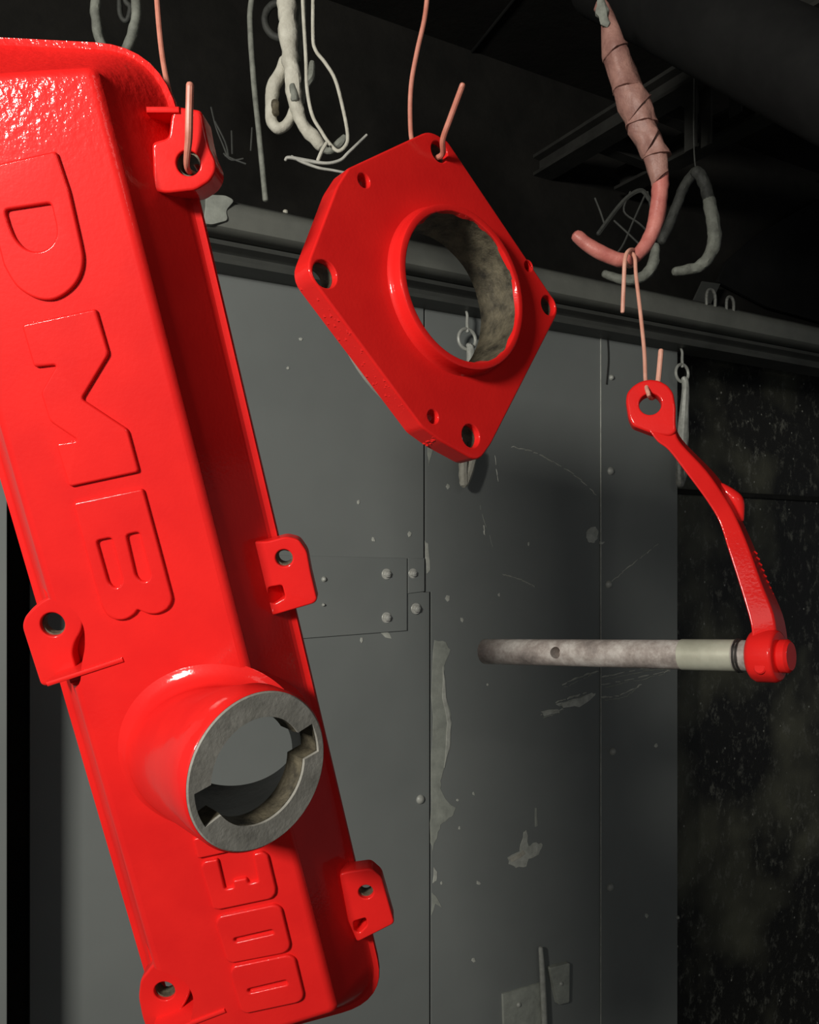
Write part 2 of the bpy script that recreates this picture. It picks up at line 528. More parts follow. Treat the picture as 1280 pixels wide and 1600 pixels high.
def jag(outline, h, mat, name, parent, jit=2.0, sub=4, t=0.0007):
    pts = []
    n = len(outline)
    for i in range(n):
        a, b = outline[i], outline[(i + 1) % n]
        for k in range(sub):
            f = k / sub
            pts.append(WF.loc(a[0] + (b[0] - a[0]) * f + random.uniform(-jit, jit) * (k > 0), a[1] + (b[1] - a[1]) * f + random.uniform(-jit, jit) * (k > 0), h))
    return mk(name, *plate(WF, pts, [], h + t, h - 0.001, 0.0002, 1), mat, parent)


PM = 0.0015
jag([(679, 1000), (696, 1003), (704, 1015), (694, 1040), (692, 1060), (695, 1090), (703, 1110), (706, 1130), (704, 1160), (697, 1190), (690, 1215), (688, 1232), (702, 1255), (712, 1262), (706, 1276), (692, 1285), (684, 1300), (676, 1330), (673, 1310), (674, 1240), (676, 1150), (675, 1060)], PM, M_PEEL, 'paint_peel', pm, 1.5, 3)
jag([(692, 1040), (697, 1090), (705, 1130), (703, 1165), (694, 1200), (697, 1160), (699, 1130), (691, 1090)], PM + 0.0007, M_CHIP, 'paint_peel', pm, 1, 2)
jag([(678, 1355), (683, 1362), (682, 1376), (676, 1380)], PM, M_CHIP, 'paint_peel', pm, 1, 2)
jag([(675, 1395), (684, 1405), (690, 1418), (680, 1412), (674, 1430)], PM, M_PEEL, 'paint_peel', pm, 1, 2)
jag([(793, 1340), (812, 1330), (818, 1300), (822, 1297), (826, 1322), (838, 1316), (848, 1320), (842, 1335), (826, 1342), (822, 1354), (806, 1356), (795, 1350)], PM, M_CHIP, 'paint_chip', pm, 1.6, 3)
jag([(794, 1342), (818, 1329), (821, 1334), (800, 1347)], PM + 0.0007, M_CREAM, 'paint_chip', pm, 1, 2)
jag([(836, 1262), (839, 1262), (840, 1290), (836, 1292)], PM, M_PEEL, 'paint_chip', pm, .8, 2)
jag([(917, 830), (923, 824), (931, 823), (935, 830), (934, 841), (929, 848), (921, 848), (916, 840)], PM, M_CHIP, 'paint_chip', pm, 1.2, 3)
jag([(937, 846), (945, 846), (942, 850), (937, 850)], 0.0035, M_CHIP, 'paint_chip', pr, 1, 2)
jag([(668, 700), (678, 690), (674, 712), (670, 728)], PM, M_PEEL, 'paint_chip', pm, 1.2, 3)
jag([(664, 845), (669, 850), (672, 890), (667, 896), (665, 872)], PM, M_CHIP, 'paint_chip', pm, .8, 3)
jag([(594, 988), (604, 985), (612, 998), (602, 996)], 0.003, M_CHIP, 'paint_chip', pl, 1.2, 2)
for (x, y) in ((748, 1380), (722, 968), (718, 1294), (826, 850), (700, 935), (762, 1070), (740, 1240), (450, 575), (470, 530), (560, 785), (583, 843), (520, 500), (575, 560), (780, 930), (715, 1250), (690, 1380), (565, 1000), (640, 835), (700, 760), (1025, 1165), (1010, 1430), (740, 1500)):
    r = random.uniform(2, 4.2); a = random.random() * 3
    jag([(x + r * math.cos(a + k * 1.26) * random.uniform(.5, 1.1), y + r * 1.4 * math.sin(a + k * 1.26) * random.uniform(.5, 1.1)) for k in range(5)], PM if x > 668 and x < 937 else 0.0034, M_CHIP, 'paint_chip', pm if 668 < x < 937 else (pl if x <= 668 else pr), .4, 1)


def scratch(pts, h, parent, w0=1.6, mat=None):
    """a dashed scuff: short raised slivers of lifted paint"""
    pts = catmull(pts, 8); out = []
    i = 0
    while i < len(pts) - 2:
        n = random.choice((1, 2, 2, 3)); q = pts[i:i + n + 1]
        if len(q) > 1:
            r = random.uniform(.6, 1.2) * w0 * 0.0009
            out.append(tube([WF.w(*WF.loc(x + random.uniform(-1, 1), y + random.uniform(-1, 1), h), h) for x, y in q], [r * .6] + [r] * (len(q) - 2) + [r * .5], 5, 2))
        i += n + random.choice((0, 0, 1))
    return mk('scratch', *join(*out), mat or M_CHIP, parent)


scratch([(800, 698), (835, 707), (868, 724), (905, 748), (934, 776)], PM, pm, 1.5)
scratch([(956, 908), (985, 884), (1008, 866), (1031, 848)], 0.0036, pr, 1.3)
scratch([(757, 820), (758, 840)], PM, pm, 2)
scratch([(773, 712), (779, 752)], PM, pm, 1.2)
scratch([(785, 898), (812, 905), (836, 917)], PM, pm, 1.5)
scratch([(750, 790), (772, 860)], PM, pm, .9, M_PEEL)
for a, b, c, hh, p_ in (((940, 1058), (1000, 1046), (1052, 1042), .0036, pr), ((940, 1070), (990, 1060), (1048, 1048), .0036, pr), ((940, 1090), (970, 1086), (1002, 1070), .0036, pr),
                        ((878, 1070), (900, 1060), (934, 1048), PM, pm), ((868, 1098), (890, 1090), (920, 1082), PM, pm), ((846, 1117), (860, 1113), (880, 1108), PM, pm)):
    scratch([a, b, c], hh, p_, 2.2); scratch([(a[0] + 4, a[1] + 4), (b[0] + 6, b[1] + 3), (c[0] - 5, c[1] + 4)], hh, p_, 1.6, M_PEEL)
jag([(868, 1100), (895, 1092), (925, 1082), (930, 1086), (905, 1105), (880, 1106)], PM, M_CHIP, 'paint_chip', pm, 2.5, 3)
jag([(845, 1112), (872, 1108), (875, 1113), (850, 1119)], PM, M_CHIP, 'paint_chip', pm, 1.5, 2)
scratch([(425, 960), (440, 952), (448, 948)], 0.007, hp, 1.6, M_PEEL)
# hanging wire bit by the panel top
mk('loose_wire', *tube([WF.w(*WF.loc(x, y, .006), .006) for x, y in ((949, 522), (951, 560), (948, 600))], .0012, 6, 4), M_BEAM, back)

# bracket at the foot of the panel
bk = thing('latch_bracket', 'small grey steel bracket with upright pin near the foot of the wall panel', 'bracket', WF.w(*WF.loc(830, 1640, .01), .01))
mk('back_plate', *plate(WF, [WF.loc(*p, .004) for p in ((785, 1553), (846, 1535), (856, 1640), (788, 1660))], [], 0.006, 0.0012, 0.001), M_PEEL, bk)
mk('pin', *tube([WF.w(*WF.loc(x, y, .014), .014) for x, y in ((845, 1482), (848, 1530), (853, 1640))], [.0045, .0055, .0055], 10, 3), M_LATCH, bk)
mk('keeper', *plate(WF, rounded([WF.loc(*p, .01) for p in ((858, 1512), (890, 1504), (889, 1566), (872, 1570))], .004), [], 0.012, 0.0012, 0.0015), M_PEEL, bk)
bolt(811, 1570, .005, .004, bk, False, base=.006); bolt(877, 1537, .0045, .004, bk, False, base=.012)

# ---- head rail: dusty round-edged beam over a channel rail
zb1 = WF.loc(400, 318, 0.075)[1]; zb0 = WF.loc(400, 372, 0.075)[1]
prof_beam = [(0.0, zb1 + .004), (0.06, zb1 + .002), (0.073, zb1 - .008), (0.078, zb1 - .022), (0.074, zb0 + .008), (0.06, zb0), (0.0, zb0)]
def extrude_profile(prof, x0, x1, off=-0.006):
    return loft([[WF.w(x, z, max(h, off) if h > 0 else off) for h, z in prof] for x in (x0, x1)])
t1 = mk('trim_1', *extrude_profile(prof_beam, X_L - 0.4, 2.6), M_RAIL, kind='structure', sharp=50)
zr1 = zb0; zr0 = WF.loc(400, 422, 0.05)[1]
prof_rail = [(0.0, zr1 - .002), (0.046, zr1 - .002), (0.046, zr1 - .006), (0.058, zr1 - .008), (0.060, zr1 - .014), (0.046, zr1 - .017), (0.040, zr1 - .020), (0.042, zr0 + .009), (0.056, zr0 + .007), (0.057, zr0), (0.0, zr0)]
t2 = mk('trim_2', *extrude_profile(prof_rail, X_L - 0.4, 2.6), M_RAIL_D, kind='structure')
for px in (452, 180): 
    x, z = WF.loc(px, 322, .07); mk('rivet', *cyl(WF.w(x, zb1 - .004, .055), WF.w(x, zb1 + .008, .055), .004, 10, bev=.001), M_CREAM, t1)
mk('lit_patch', *plate(WF, rounded([WF.loc(*p, .0765) for p in ((322, 305), (352, 306), (366, 314), (352, 330), (356, 345), (330, 352), (318, 350))], .006), [], .0795, .07, .001), M_PEEL, t1)  # light on the beam's left end, put into the colour of a patch

# ---- overhead conveyor frame: beams that run out from the wall under the ceiling
BD = V((-0.50, 0.866, 0)).normalized()     # run direction, towards the wall
BS = V((BD.y, -BD.x, 0))                    # sideways


def beam(px, py, z, l0, l1, wd, ht, mat=M_BEAM, parent=None, lip=True):
    p = V((0, 0, CZ)) + ray(px, py) * ((z - CZ) / ray(px, py).z)
    pr_ = [(-wd / 2, 0), (wd / 2, 0), (wd / 2, ht), (-wd / 2, ht)]
    if lip: pr_ = [(-wd / 2, 0), (wd / 2, 0), (wd / 2, .006), (wd * .15, .008), (wd * .15, ht - .008), (wd / 2, ht - .006), (wd / 2, ht), (-wd / 2, ht), (-wd / 2, ht - .006), (-wd * .15, ht - .008), (-wd * .15, .008), (-wd / 2, .006)]
    return mk('beam', *loft([[p + BD * l + BS * a + UP * b for a, b in pr_] for l in (l0, l1)]), mat, parent), p


fr_t = thing('conveyor_frame', 'dark steel overhead conveyor frame of beams and struts under the ceiling', 'frame', (0.55, 1.5, 2.2))
ends = {}
for key, px, py, z, l0, l1, wd, ht in (('a', 1000, 188, 2.2, -1.1, 0.33, .045, .04), ('b', 1142, 214, 2.2, -1.1, 0.27, .045, .04), ('c', 1215, 345, 2.08, -1.0, -0.1, .06, .035), ('d', 1240, 32, 2.3, -.6, .9, .04, .035)):
    _, p = beam(px, py, z, l0, l1, wd, ht, parent=fr_t); ends[key] = p
for l in (-.34, -.20, -.02, .12):
    a = ends['a'] + BD * l; b = ends['b'] + BD * (l + .05)
    for m_ in (0,):
        d = (b - a).normalized()
        mk('strut', *loft([[q + BD * s * .012 + UP * t for s, t in ((-1, .004), (1, .004), (1, .03), (-1, .03))] for q in (a, b)]), M_BEAM, fr_t)
for px, py in ((1080, 165), (1103, 160), (1150, 110)):
    p = at(px, py, 1.42)
    mk('hanger_plate', *box(p, BD, UP, BS, (-.012, -.07, -.002), (.012, .06, .002), .001), M_BEAM, fr_t)

# duct pipe crossing the top right corner
pa, pb = at(1040, 5, 1.02), at(1420, 190, 0.80)
mk('duct_pipe', *cyl(pa - (pb - pa) * .35, pb, 0.05, 40, bev=.003), M_PIPE, label='thick black pipe crossing overhead in the top right corner', cat='pipe')
# dark guard plate lower right under the ceiling
gp = WF
mk('deflector_plate', *plate(gp, rounded([gp.loc(px_, py_, .012) for px_, py_ in ((1122, 440), (1136, 408), (1190, 362), (1290, 305), (1290, 505), (1200, 480))], .01), [], .012, .004, .001), M_PIPE, label='black sheet metal deflector above the right end of the head rail', cat='panel')

# shackles on the rail
sg = 'small bent shackles on the head rail'
for i, (px, py, r, lab) in enumerate(((1111, 462, .013, 'larger left shackle loop standing on the head rail'), (1141, 472, .011, 'smaller right shackle loop standing on the head rail'))):
    c = WF.w(*WF.loc(px, py, .07), .07)
    pts = [c + WT * (-r) - UP * .02, c + WT * (-r) + UP * 0.0, c + WT * (-r * .6) + UP * r * .8, c + UP * r, c + WT * (r * .6) + UP * r * .8, c + WT * r, c + WT * r - UP * .02]
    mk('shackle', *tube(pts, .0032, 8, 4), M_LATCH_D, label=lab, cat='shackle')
sp = Frame(WF.w(*WF.loc(1105, 455, .0), .02), WN)
mk('strap', *plate(sp, [sp.loc(*p) for p in ((1080, 474), (1096, 440), (1124, 444), (1108, 478))], [], .004, 0, .001), M_RAIL_D, label='short flat steel strap behind the shackles on the head rail', cat='strap')


# ---- hanging latches on the wall
def latch(name, px, py, sc, mat, label, tip_mat, length):
    h = .03
    c = WF.w(*WF.loc(px, py, h), h)                       # ring centre
    t = thing(name, label, 'latch', c + UP * .06)
    k = sc
    mk('hook', *tube([c + UP * (.062 * k) - WT * .008 * k - WN * .022, c + UP * .058 * k - WT * .003 * k - WN * .006, c + UP * .045 * k, c + UP * .03 * k, c + UP * .014 * k + WT * .001], [.0018 * k, .002 * k, .0026 * k, .003 * k, .0034 * k], 8, 4), mat, t)
    mk('ring', *tube([c + (WT * math.cos(a) + UP * math.sin(a)) * .0185 * k for a in [2 * math.pi * i / 14 for i in range(14)]], .0032 * k, 8, 3, close=True), mat, t)
    b = c - UP * .012 * k
    mk('shank', *tube([b + WN * .004, b - UP * .02 * k + WT * .004 * k + WN * .006, b - UP * (length * .62), b - UP * (length * .72)], [.0055 * k, .0085 * k, .012 * k, .010 * k], 10, 5, .25, 90), mat, t)
    e = b - UP * (length * .74)
    vs = join(tube([e + WT * .014, e - UP * length * .1 + WT * .010, e - UP * length * .24 - WT * .003, e - UP * length * .25 - WT * .007], .0075 * k, 8, 4, .2, 90),
              tube([e - WT * .006, e - UP * length * .12 - WT * .008, e - UP * length * .25 - WT * .007], .0080 * k, 8, 4, .2, 90))
    mk('clip', *vs, tip_mat, t)
    return t


latch('hanging_latch', 730, 530, 1.0, M_LATCH, 'bright steel latch with ring seen through the red plate bore', M_CREAM, .25)
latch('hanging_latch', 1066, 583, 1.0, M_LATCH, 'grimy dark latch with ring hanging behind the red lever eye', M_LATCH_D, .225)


# ================================================================== VALVE COVER
d_ = V((.195, .201, -.960)).normalized()   # down the length
c_ = V((.98, 0, .199)).normalized()
n_ = (d_.cross(c_)).normalized()
if n_.y > 0: n_ = -n_
H = 0.060
o_face = at(250, 800, 0.60)
VF = Frame(o_face - n_ * H, n_, xdir=c_)   # y axis then points up the length
L = lambda px, py, h: VF.loc(px, py, h)


def corner_loop(tr, br, bl, tl, radii, ins=0.0):
    q = [tr, tl, bl, br]
    if sarea(q) < 0: q = q[::-1]; radii = radii[::-1]
    if ins: q = offset(q, ins); radii = [max(r - ins * .6, .0005) for r in radii]
    return rounded(q, radii, 8)


o0 = dict(tr=L(257, 76, 0), br=L(608, 1548, 0), bl=L(262, 1548, 0), tl=L(-198, 52, 0))
o0['bl'] = L(285, 1640, 0); o0['br'] = L(628, 1640, 0)
# bottom right corner of the flange is broadly rounded at the photographed end
o0['br'] = L(606, 1556, 0); o0['bl'] = L(268, 1648, 0)
f0 = dict(tr=L(143, 110, H), br=L(521, 1580, H), bl=L(285, 1652, H), tl=L(-150, 128, H))
R0 = [.044, .044, .04, .04]; RF = [.004, .004, .004, .004]


def ring_at(t, h, ins=0.0, rf=None):
    q = {k: (o0[k][0] * (1 - t) + f0[k][0] * t, o0[k][1] * (1 - t) + f0[k][1] * t) for k in o0}
    rr = [a * (1 - t) + b * t for a, b in zip(R0, rf or RF)]
    return [VF.w(x, y, h) for x, y in corner_loop(q['tr'], q['br'], q['bl'], q['tl'], rr, ins)]


rings = [ring_at(1, H - .005, .005), ring_at(.25, .010, .005), ring_at(.12, 0, .006), ring_at(0, 0, 0), ring_at(0, .005, 0), ring_at(0.015, .0065, 0),
         ring_at(.13, .0068), ring_at(.19, .0085), ring_at(.25, .0125), ring_at(.55, .030), ring_at(.92, H - .0075)]
for a in (15, 40, 65, 90):
    s = math.sin(math.radians(a)); c = 1 - math.cos(math.radians(a))
    rings.append(ring_at(.92 + .08 * 1, H - .0055 + .0055 * s, -.0035 + .009 * c * .75))
VC = thing('valve_cover', 'large glossy red cast valve cover with raised letters hanging at left on copper wire', 'engine cover', o_face)
vs, fs = loft(rings)
body = mk('body', vs, fs, M_COVER, VC, sharp=28)

# filler neck
nk_n = V((.69, -.71, -.125)).normalized()
rim_c = at(405, 1205, 0.545)
NF = Frame(rim_c, nk_n)
NSEG = 96
# rim outline traced as a circle on its plane
rim_r = .0510
ri = [NF.w(*p) for p in circle(0, 0, rim_r, NSEG)]
bc = L(338, 1176, H)


def base_ring(h, ex, ey, dx=0.0, dy=0.0):
    """ellipse on the cover, ordered to match the rim ring"""
    out = []
    for k in range(NSEG):
        a = 2 * math.pi * k / NSEG
        v = NF.x * math.cos(a) + NF.y * math.sin(a)
        e = V((v.dot(VF.x), v.dot(VF.y))); e.normalize()
        out.append(VF.w(bc[0] + dx + e.x * ex, bc[1] + dy + e.y * ey, h))
    return out


def mix(a, b, t): return [p * (1 - t) + q * t for p, q in zip(a, b)]


def back_ring(r, dz): return [NF.w(x, y, dz) for x, y in circle(0, 0, r, NSEG)]


b_in = base_ring(.02, .052, .044, .006, -.003); b_in2 = base_ring(H, .054, .046, .002, 0)
b_out0 = base_ring(.012, .060, .051, .004, -.002); b_out = base_ring(H - .001, .0680, .0640, -.002, .004)
b_mid = base_ring(H + .0130, .0580, .0520, 0.001, .0005)
rim_low = back_ring(rim_r, -.016)
outer = [b_out0, b_out, base_ring(H + .0006, .0655, .0610, -.0015, .0035), base_ring(H + .0022, .0632, .0580, -.001, .0025), base_ring(H + .0045, .0612, .0556, -.0005, .0018), base_ring(H + .0080, .0595, .0535, 0, .001), b_mid, mix(b_mid, rim_low, .35), mix(b_mid, rim_low, .7), rim_low, back_ring(rim_r, -.0015), back_ring(rim_r - .0012, -.0002)]
z = lambda x, y: NF.loc(150 + x * .3906, 1000 + y * .3906)
# bore outline with its two bayonet notches, in polar form
bore = []
ctr_ang = {}
for k in range(NSEG):
    a = 2 * math.pi * k / NSEG
    bore.append(a)
n1 = [z(858, 335), z(890, 460)]; n2 = [z(408, 600), z(450, 740)]
def ang(p): return math.atan2(p[1], p[0]) % (2 * math.pi)
def inside(a, p, q):
    x, y = ang(p), ang(q); d = (y - x + math.pi) % (2 * math.pi) - math.pi
    if d < 0: x, y, d = y, x, -d
    return (a - x) % (2 * math.pi) < d
rb, rn = rim_r * .665, rim_r * .885
bl = [((rn if inside(a, *n1) or inside(a, *n2) else rb) * math.cos(a), (rn if inside(a, *n1) or inside(a, *n2) else rb) * math.sin(a)) for a in bore]
rim_in = [NF.w(x, y, 0) for x, y in bl]
rim_in_low = [NF.w(x, y, -.015) for x, y in bl]
mk('filler_neck', *loft(outer + [back_ring(rim_r - .0016, -.0006), back_ring(rim_r - .004, -.0165), mix(back_ring(rim_r - .004, -.0165), b_in2, .5), b_in2, b_in], close=True), M_COVER, VC, sharp=45)
mk('neck_shade_liner', *loft([back_ring(rim_r - .0045, -.0165), mix(back_ring(rim_r - .0045, -.0165), base_ring(H, .0525, .0445, .002, 0), .5), base_ring(H, .0525, .0445, .002, 0), base_ring(.02, .0505, .0425, .006, -.003), base_ring(.02, .0500, .0420, .006, -.003), base_ring(H, .0520, .0440, .002, 0), back_ring(rim_r - .0055, -.0165)], close=True), M_DARKGAP, VC, sharp=40)  # added dark liner, puts the shade inside the neck into its colour
bl2 = [(x * .985, y * .985) for x, y in bl]
mk('collar', *loft([[NF.w(x * .997, y * .997, -.0012) for x, y in bl], [NF.w(x, y, -.0012) for x, y in bl2], [NF.w(x, y, -.017) for x, y in bl2], [NF.w(x * .997, y * .997, -.017) for x, y in bl]], close=True), M_BORE, VC, sharp=30)
mk('rim', *loft([back_ring(rim_r - .0014, -.014), back_ring(rim_r - .0014, .0002), back_ring(rim_r - .0022, .0009), [NF.w(x, y, .0009) for x, y in bl], rim_in_low], close=True), M_CAST, VC, sharp=30, label='bare grey machined filler rim with two notches')
boolean(body, loft([mix(b_in2, rim_low, .25), b_in2, base_ring(.02, .053, .045, .006, -.003), base_ring(-.02, .045, .04, .002, -.002)]))

# lugs with bolt holes
def zz(pts, ox, oy, k): return [(ox + x * k, oy + y * k) for x, y in pts]


def pocket(out, floor, z0=.026):
    p = rounded([L(x, y, .04) for x, y in out], .006, 4)
    boolean(body, plate(VF, p, [], .09, z0, .0002, 1))
    mk('pocket_floor', *plate(VF, rounded([L(x, y, .026) for x, y in floor], .004, 4), [], z0 + .001, z0 - .003, .0005, 1), M_COVER, VC)


pocket([(20, 925), (98, 926), (132, 942), (146, 968), (147, 1000), (141, 1025), (140, 1056), (108, 1076), (20, 1085)],
       [(112, 926), (132, 936), (154, 965), (155, 1000), (150, 1030), (148, 1060), (118, 1066), (112, 1000)])
pocket([(190, 1490), (262, 1490), (298, 1506), (311, 1530), (308, 1558), (300, 1590), (290, 1640), (190, 1640)],
       [(284, 1496), (298, 1498), (320, 1528), (318, 1558), (308, 1590), (300, 1640), (280, 1640), (284, 1560)])


def lug(front, hole, hr, h1, h0=0.0, bev=.002, rib=None, slot=None, rad=.004):
    pts = [L(x, y, h1) for x, y in front]
    hx, hy = L(*hole, h1)
    holes = [circle(hx, hy, hr, 28)]
    if slot: holes.append(rounded([L(x, y, h1) for x, y in slot], .002, 3))
    o = mk('mounting_lug', *plate(VF, rounded(pts, rad, 4), holes, h1, h0, bev, 3, hb=.0012), M_COVER, VC, sharp=32)
    ring = [[VF.w(hx + q * math.cos(a), hy + q * math.sin(a), z_) for a in [2 * math.pi * k / 28 for k in range(28)]] for q, z_ in ((hr + .0004, h1 - .004), (hr - .0012, h1 - .004), (hr - .0012, h0), (hr + .0004, h0))]
    mk('sleeve', *loft(ring, close=True), M_BORE, o)
    q0, q1 = L(*hole, -.006), L(*hole, max(h0, .012) - .001)
    boolean(body, loft([[VF.w(q[0] + hr * 1.25 * math.cos(a), q[1] + hr * 1.25 * math.sin(a), z_) for a in [2 * math.pi * k / 24 for k in range(24)]] for q, z_ in ((q0, -.006), (q1, max(h0, .012) - .001))]))
    if rib:
        (ax, ay), (bx, by), hh, th = rib
        p, q = V(L(ax, ay, hh)), V(L(bx, by, hh)); e = (q - p).normalized(); m = V((-e.y, e.x)) * th / 2
        mk('rib', *plate(VF, [tuple(p + m), tuple(p - m), tuple(q - m), tuple(q + m)], [], hh, .003, .0012, 2), M_COVER, o)
    return o


# upper right lug (wire passes through it)
lug([(228, 166), (271, 165), (315, 172), (321, 205), (327, 231), (337, 252), (337, 268), (328, 283), (306, 297), (262, 302), (240, 299), (237, 222), (263, 215), (267, 182)][1:] , (294, 255), .0078, .032, 0, .002,
    rib=((228, 171), (280, 171), .034, .004), rad=.003)
lug([(392, 846), (418, 846), (447, 838), (467, 843), (480, 862), (486, 895), (496, 937), (491, 943), (424, 963), (412, 925)], (444, 872), .0062, .022, .008, .0015,
    slot=[(419, 918), (441, 914), (446, 934), (428, 944), (420, 940)], rad=.003)
lug([(530, 1366), (545, 1362), (580, 1357), (597, 1372), (606, 1404), (617, 1443), (558, 1473), (544, 1440)], (572, 1394), .0058, .022, .008, .0015,
    slot=[(552, 1440), (572, 1434), (574, 1446), (562, 1458), (554, 1455)], rad=.003)
lug([(68, 936), (84, 930), (104, 934), (122, 948), (131, 966), (128, 986), (117, 1004), (113, 1022), (120, 1046), (112, 1056), (72, 1073), (63, 1070), (50, 1030), (34, 980), (37, 966), (50, 950)], (82, 976), .0086, .040, .029, .002,
    rib=((72, 1070), (192, 1031), .0615, .0035), rad=.004)
lug([(238, 1508), (255, 1497), (275, 1500), (293, 1516), (301, 1540), (294, 1562), (283, 1580), (286, 1620), (234, 1625), (222, 1590), (216, 1560), (219, 1532)], (257, 1549), .0080, .040, .025, .002,
    rib=((235, 1625), (352, 1580), .0615, .0035), rad=.004)

# raised lettering, reading down the cover
HL = H + .0030


def letter(name, outer, holes=(), rad=.0024, label=None):
    o = rounded([L(x, y, HL) for x, y in outer], rad, 4) if rad else [L(x, y, HL) for x, y in outer]
    hs = [rounded([L(x, y, HL) for x, y in h], rad, 3) for h in holes]
    return mk(name, *plate(VF, o, hs, HL, H - .001, .0016, 3), M_COVER, VC, sharp=40, label=label)


letter('letter', [(-42, 264), (87, 235), (108, 298)] + catmull([(126, 378), (130, 404), (126, 428), (114, 448), (95, 463), (75, 469), (50, 464), (24, 446), (5, 415)], 4) + [(-12, 350)],
       [[(7, 328), (79, 317)] + catmull([(87, 352), (87, 368), (80, 382), (66, 391), (50, 392), (35, 385), (22, 370), (13, 349)], 4)], label='raised letter D')
letter('letter', zz([(100, 265), (455, 188), (518, 405), (388, 620), (607, 765), (662, 968), (328, 1040), (265, 830), (368, 818), (235, 728), (192, 590), (268, 458), (160, 470)], 0, 420, .328), label='raised letter M')
letter('letter', [(113, 786), (223, 763), (250, 862)] + catmull([(266, 922), (269, 937), (264, 949), (255, 956), (243, 960), (229, 959), (215, 953)], 3) + catmull([(210, 960), (197, 968), (181, 969), (167, 962), (157, 945)], 3) + [(135, 865)],
       [zz([(458, 1296), (530, 1281), (583, 1480), (575, 1510), (545, 1522), (515, 1495)], 0, 420, .328), zz([(600, 1268), (662, 1254), (716, 1462), (705, 1488), (672, 1490), (645, 1462)], 0, 420, .328)], label='raised letter B')
Z4 = lambda p: zz(p, 150, 1000, .3906)
letter('numeral', Z4([(385, 797), (640, 742), (662, 822), (405, 878)]), label='raised numeral partly hidden under the filler neck')
letter('numeral', Z4([(418, 905), (430, 888), (487, 877), (516, 1000), (552, 991), (546, 964), (603, 953), (610, 977), (650, 967), (628, 858), (665, 848), (688, 862), (720, 995), (718, 1020), (700, 1038), (490, 1082), (468, 1078)]), rad=.0018, label='raised numeral 3')
letter('numeral', Z4([(477, 1130), (490, 1108), (715, 1060), (742, 1074), (778, 1220), (772, 1242), (750, 1256), (540, 1296), (522, 1284)]), [Z4([(550, 1196), (706, 1160), (712, 1176), (557, 1211)])], label='raised numeral 0, upper')
letter('numeral', Z4([(535, 1328), (548, 1308), (768, 1262), (797, 1276), (832, 1420), (826, 1442), (805, 1454), (598, 1498), (580, 1486)]), [Z4([(605, 1399), (762, 1362), (768, 1380), (612, 1415)])], label='raised numeral 0, lower')

# copper wire of the cover: comes down behind, through the lug hole and up in front
hx, hy = L(294, 255, .032); hole = VF.w(hx, hy, .032)
D0 = hole.y
wire = [at(243, -60, D0 + .055), at(246, 10, D0 + .05), at(254, 90, D0 + .045), at(267, 155, D0 + .042), at(284, 215, D0 + .040), VF.w(hx + .003, hy - .002, -.006), VF.w(hx + .001, hy - .003, .010), VF.w(hx - .001, hy - .003, .034), at(295, 215, D0 - .012), at(296, 170, D0 - .017), at(297, 133, D0 - .019)]
mk('hanging_wire', *tube(wire, [.0019] * 8 + [.0025] * 3, 10, 6), M_COPPER, label='copper wire through the upper right lug of the valve cover', cat='wire')

# ================================================================== ADAPTER PLATE
pn = V((.63, -.77, .09)).normalized()
PF = Frame(at(716, 450, .75), pn)
PL = lambda px, py, h=0: PF.loc(px, py, h)
AP = thing('adapter_plate', 'red angular adapter plate with round centre bore hanging on copper wire', 'plate', PF.o)
outl = rounded([PL(*p) for p in ((672, 203), (545, 262), (527, 290), (477, 422), (660, 668), (690, 690), (748, 722), (768, 694), (876, 482), (700, 220))],
               [.011, .002, .004, .012, .003, .004, .010, .002, .012, .003], 5)
cb = PL(716, 450)
BH = .013
# bore circle from the traced front rim
import statistics
rim_px = zz([(510, 600), (525, 760), (580, 900), (660, 1000), (750, 1075), (880, 1105), (980, 1060), (1040, 960), (1058, 860), (1040, 750), (560, 480), (640, 395)], 440, 180, .3594)
rp = [PL(x, y, BH) for x, y in rim_px]
A = [[0.0] * 4 for _ in range(3)]         # least squares circle x^2+y^2 = 2ax+2by+c
for x, y in rp:
    row = (2 * x, 2 * y, 1.0); rhs = x * x + y * y
    for i in range(3):
        for j in range(3): A[i][j] += row[i] * row[j]
        A[i][3] += row[i] * rhs
for i in range(3):
    pv = A[i][i]; A[i] = [v / pv for v in A[i]]
    for j in range(3):
        if j != i: A[j] = [v - A[j][i] * u for v, u in zip(A[j], A[i])]
bx, by = A[0][3], A[1][3]; BR = math.sqrt(A[2][3] + bx * bx + by * by)
print('boss centre/radius', bx, by, BR, 'thing', cb)
RI = BR * .905
holes = [circle(bx, by, RI + .0012, 72)]
for px, py, r in ((687, 237, .0090), (508, 428, .0105), (736, 681, .0098), (857, 477, .0092), (569, 282, .0056), (826, 416, .0048), (677, 651, .0056)):
    x, y = PL(px, py); holes.append(circle(x, y, r, 24))
T = .0195
mk('body', *plate(PF, outl, holes, 0, -T, .0018, 3, hb=.0012), M_RED, AP, sharp=32)
# rough cast strip along the lower left edge
es = [PL(*p) for p in ((478, 424), (520, 480), (560, 533), (600, 587), (640, 640), (688, 690))]
random.seed(9)
crumbs = []
for k in range(220):
    t = random.random(); t = t ** .6
    i = min(int(t * 5), 4); f = t * 5 - i
    a, b = V(es[i]), V(es[i + 1]); p = a * (1 - f) + b * f; e = (b - a).normalized(); nn = V((e.y, -e.x))
    if nn.dot(p) < 0: nn = -nn
    c = PF.w(p.x - nn.x * .001, p.y - nn.y * .001, -random.uniform(.002, .018)) + (PF.x * nn.x + PF.y * nn.y) * -.0004
    r = random.uniform(.0008, .0024)
    rr = []
    for j in range(3):
        z_ = (-.8, 0, .8)[j]; q = math.sqrt(1 - z_ * z_) * r
        rr.append([c + V((q * math.cos(m), q * math.sin(m), z_ * r)) for m in [2 * math.pi * s / 6 for s in range(6)]])
    crumbs.append(loft(rr))
